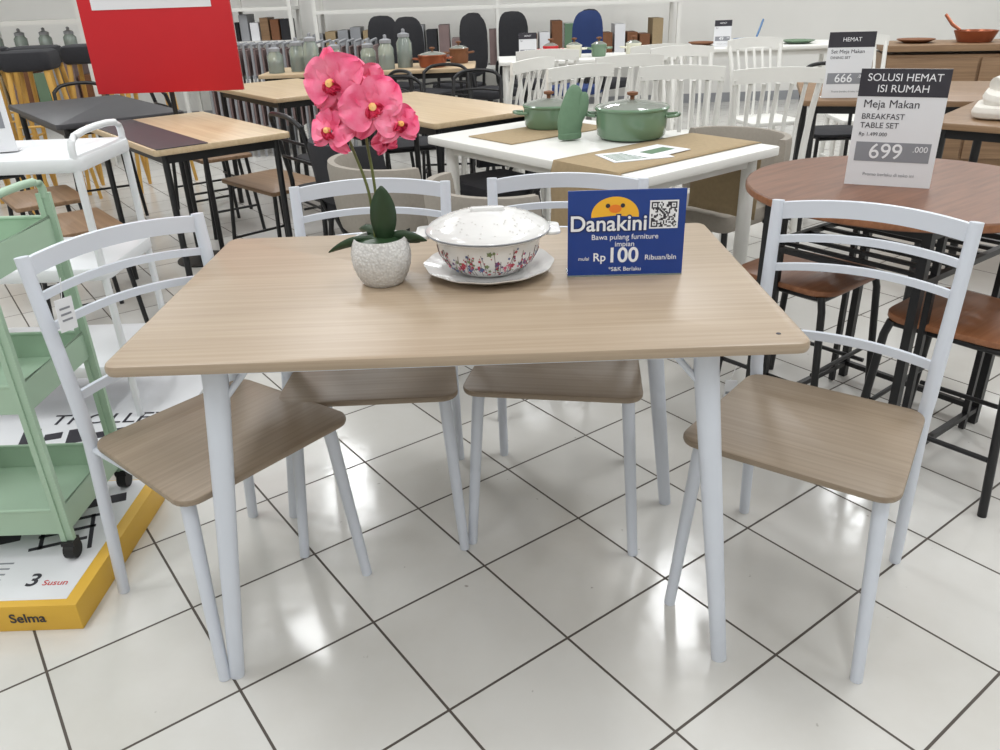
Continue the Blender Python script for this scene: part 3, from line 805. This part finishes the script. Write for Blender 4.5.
def boxes_mass(name,cx,cy,z,n,step,h,mats,d=.28,seed=5):
    r=root(name,(cx,cy,z)); rn=random.Random(seed)
    hs=[h*rn.uniform(.6,1) for _ in range(n)]; kk=[rn.randrange(len(mats)) for _ in range(n)]
    for k,m_ in enumerate(mats):
        g=G(); any_=False
        for i in range(n):
            if kk[i]==k: g.box(((i-(n-1)/2)*step,0,hs[i]/2),(step*.82,d,hs[i]),bev=.003); any_=True
        if any_: g.out('boxes_%d'%k,m_,r,False)
MX=[PAPER,GREYP,BROWNP,SAGE,DARK,MAUVE,KHAKI]
boxes_mass('boxed_goods',0,8.7,.566,28,.125,.4,MX)
boxes_mass('boxed_goods',-2.5,8.7,.866,11,.1,.24,[PAPER,GREYP,RUSTIC,DARK,BROWNP],seed=8)
boxes_mass('boxed_goods',-2.5,8.7,.516,11,.1,.28,MX,seed=9)
boxes_mass('boxed_goods',-4.1,7.1,.516,14,.12,.34,MX,seed=10)
table('wood_dining_table',2.18,4.0,-.3,1.3,.8,.75,RUSTIC,BLK)
table('wood_dining_table',2.3,3.0,-.75,1.1,.7,.75,RUSTIC,BLK)
black_chair(2.0,4.75,fa(0,-1),seat=DARK); black_chair(2.75,3.6,fa(-.7,.5),seat=DARK)
def towels():
    r=root('folded_towel_pile',(2.05,3.12,.752),-.6)
    G().slab(rect(.38,.28),.06,.0005,.05,.022).out('towel_1',TOWEL,r)
    G().slab(rect(.33,.24),.07,.046,.1,.025,fn=lambda x,y:.006*math.sin(x*23)+.006*math.cos(y*27)).out('towel_2',TOWEL,r)
    g=G(); g.tube([(-.13,-.04,.115),(-.05,.03,.13),(.05,-.02,.135),(.13,.03,.115)],[.03,.042,.04,.025],smooth=6,n=16); g.out('towel_rolled',TOWEL,r)
towels()
def sideboard(cx,cy,w,h,d,a):
    r=root('sideboard',(cx,cy,0),a)
    G().box((0,0,h-.02),(w+.04,d+.03,.04),bev=.004).out('top_panel',RUSTIC,r)
    G().box((0,0,h/2),(w,d,h-.12)).out('carcass',RUSTIC,r,False)
    for i in range(3): 
        G().box((-w/2+w/6+i*w/3,-d/2-.008,h/2+.02),(w/3-.02,.016,h-.2),bev=.003).out('door_panel_%d'%(i+1),RUSTIC,r)
        G().lathe([(.001,0),(.012,.003),(.012,.01),(.001,.014)],n=12).out('knob_%d'%(i+1),BLK,r).location=(-w/2+w/6+i*w/3+.1,-d/2-.02,h/2)
    g=G()
    for sx in(-1,1):
        for sy in(-1,1): g.tube([(sx*(w/2-.06),sy*(d/2-.05),.08),(sx*(w/2-.04),sy*(d/2-.04),0)],.02)
    g.out('legs',BLK,r)
sideboard(3.5,5.6,1.7,.84,.45,-.25)
def plates(x,y,z,R,m):
    r=root('plate',(x,y,z)); G().lathe([(.001,0),(R*.6,0),(R,.02),(R,.024),(R*.6,.006),(.001,.006)],n=32,cap=False).out('dish',m,r)
plates(2.88,5.75,.841,.12,BROWNP)
def fry_pan(x,y,z,m,a,d=.045):
    r=root('frying_pan',(x,y,z),a)
    G().lathe([(.001,0),(.1,0),(.13,d),(.133,d),(.103,.004),(.001,.004)],n=36,cap=False).out('pan',m,r)
    G().tube([(.125,0,d-.005),(.2,0,.10),(.27,0,.16)],[.01,.012,.011],ry=.7).out('handle',m,r)
fry_pan(3.22,5.65,.841,COPPER,1.9,.07); pot(3.65,5.55,.841,.11,.09,m=BROWNP,name='cooking_pot')
BLUEP=mat('blue_enamel',C(58,104,150),.3)
table('display_table',2.05,6.4,0,1.2,.55,.82,WPAINT,WPAINT)
fry_pan(1.95,6.35,.821,BLUEP,1.0); plates(2.3,6.35,.821,.12,SAGE); plates(1.62,6.5,.821,.1,BROWNP)
slat_chair(2.35,5.2,0); slat_chair(1.75,5.25,.2)

# ------------------------------------------------------------------ world, camera
w=bpy.data.worlds.new('world'); sc.world=w; w.use_nodes=True
w.node_tree.nodes['Background'].inputs[0].default_value=(1,.98,.95,1); w.node_tree.nodes['Background'].inputs[1].default_value=.3
cam=bpy.data.cameras.new('camera'); co=bpy.data.objects.new('camera',cam); sc.collection.objects.link(co); sc.camera=co
cam.sensor_width=36; cam.lens=793.1*36/1000
R=Matrix.Rotation(math.pi/2-.4533,4,'X')@Matrix.Rotation(-.035,4,'Z')
co.matrix_world=Matrix.Translation((0,0,1.2576))@R
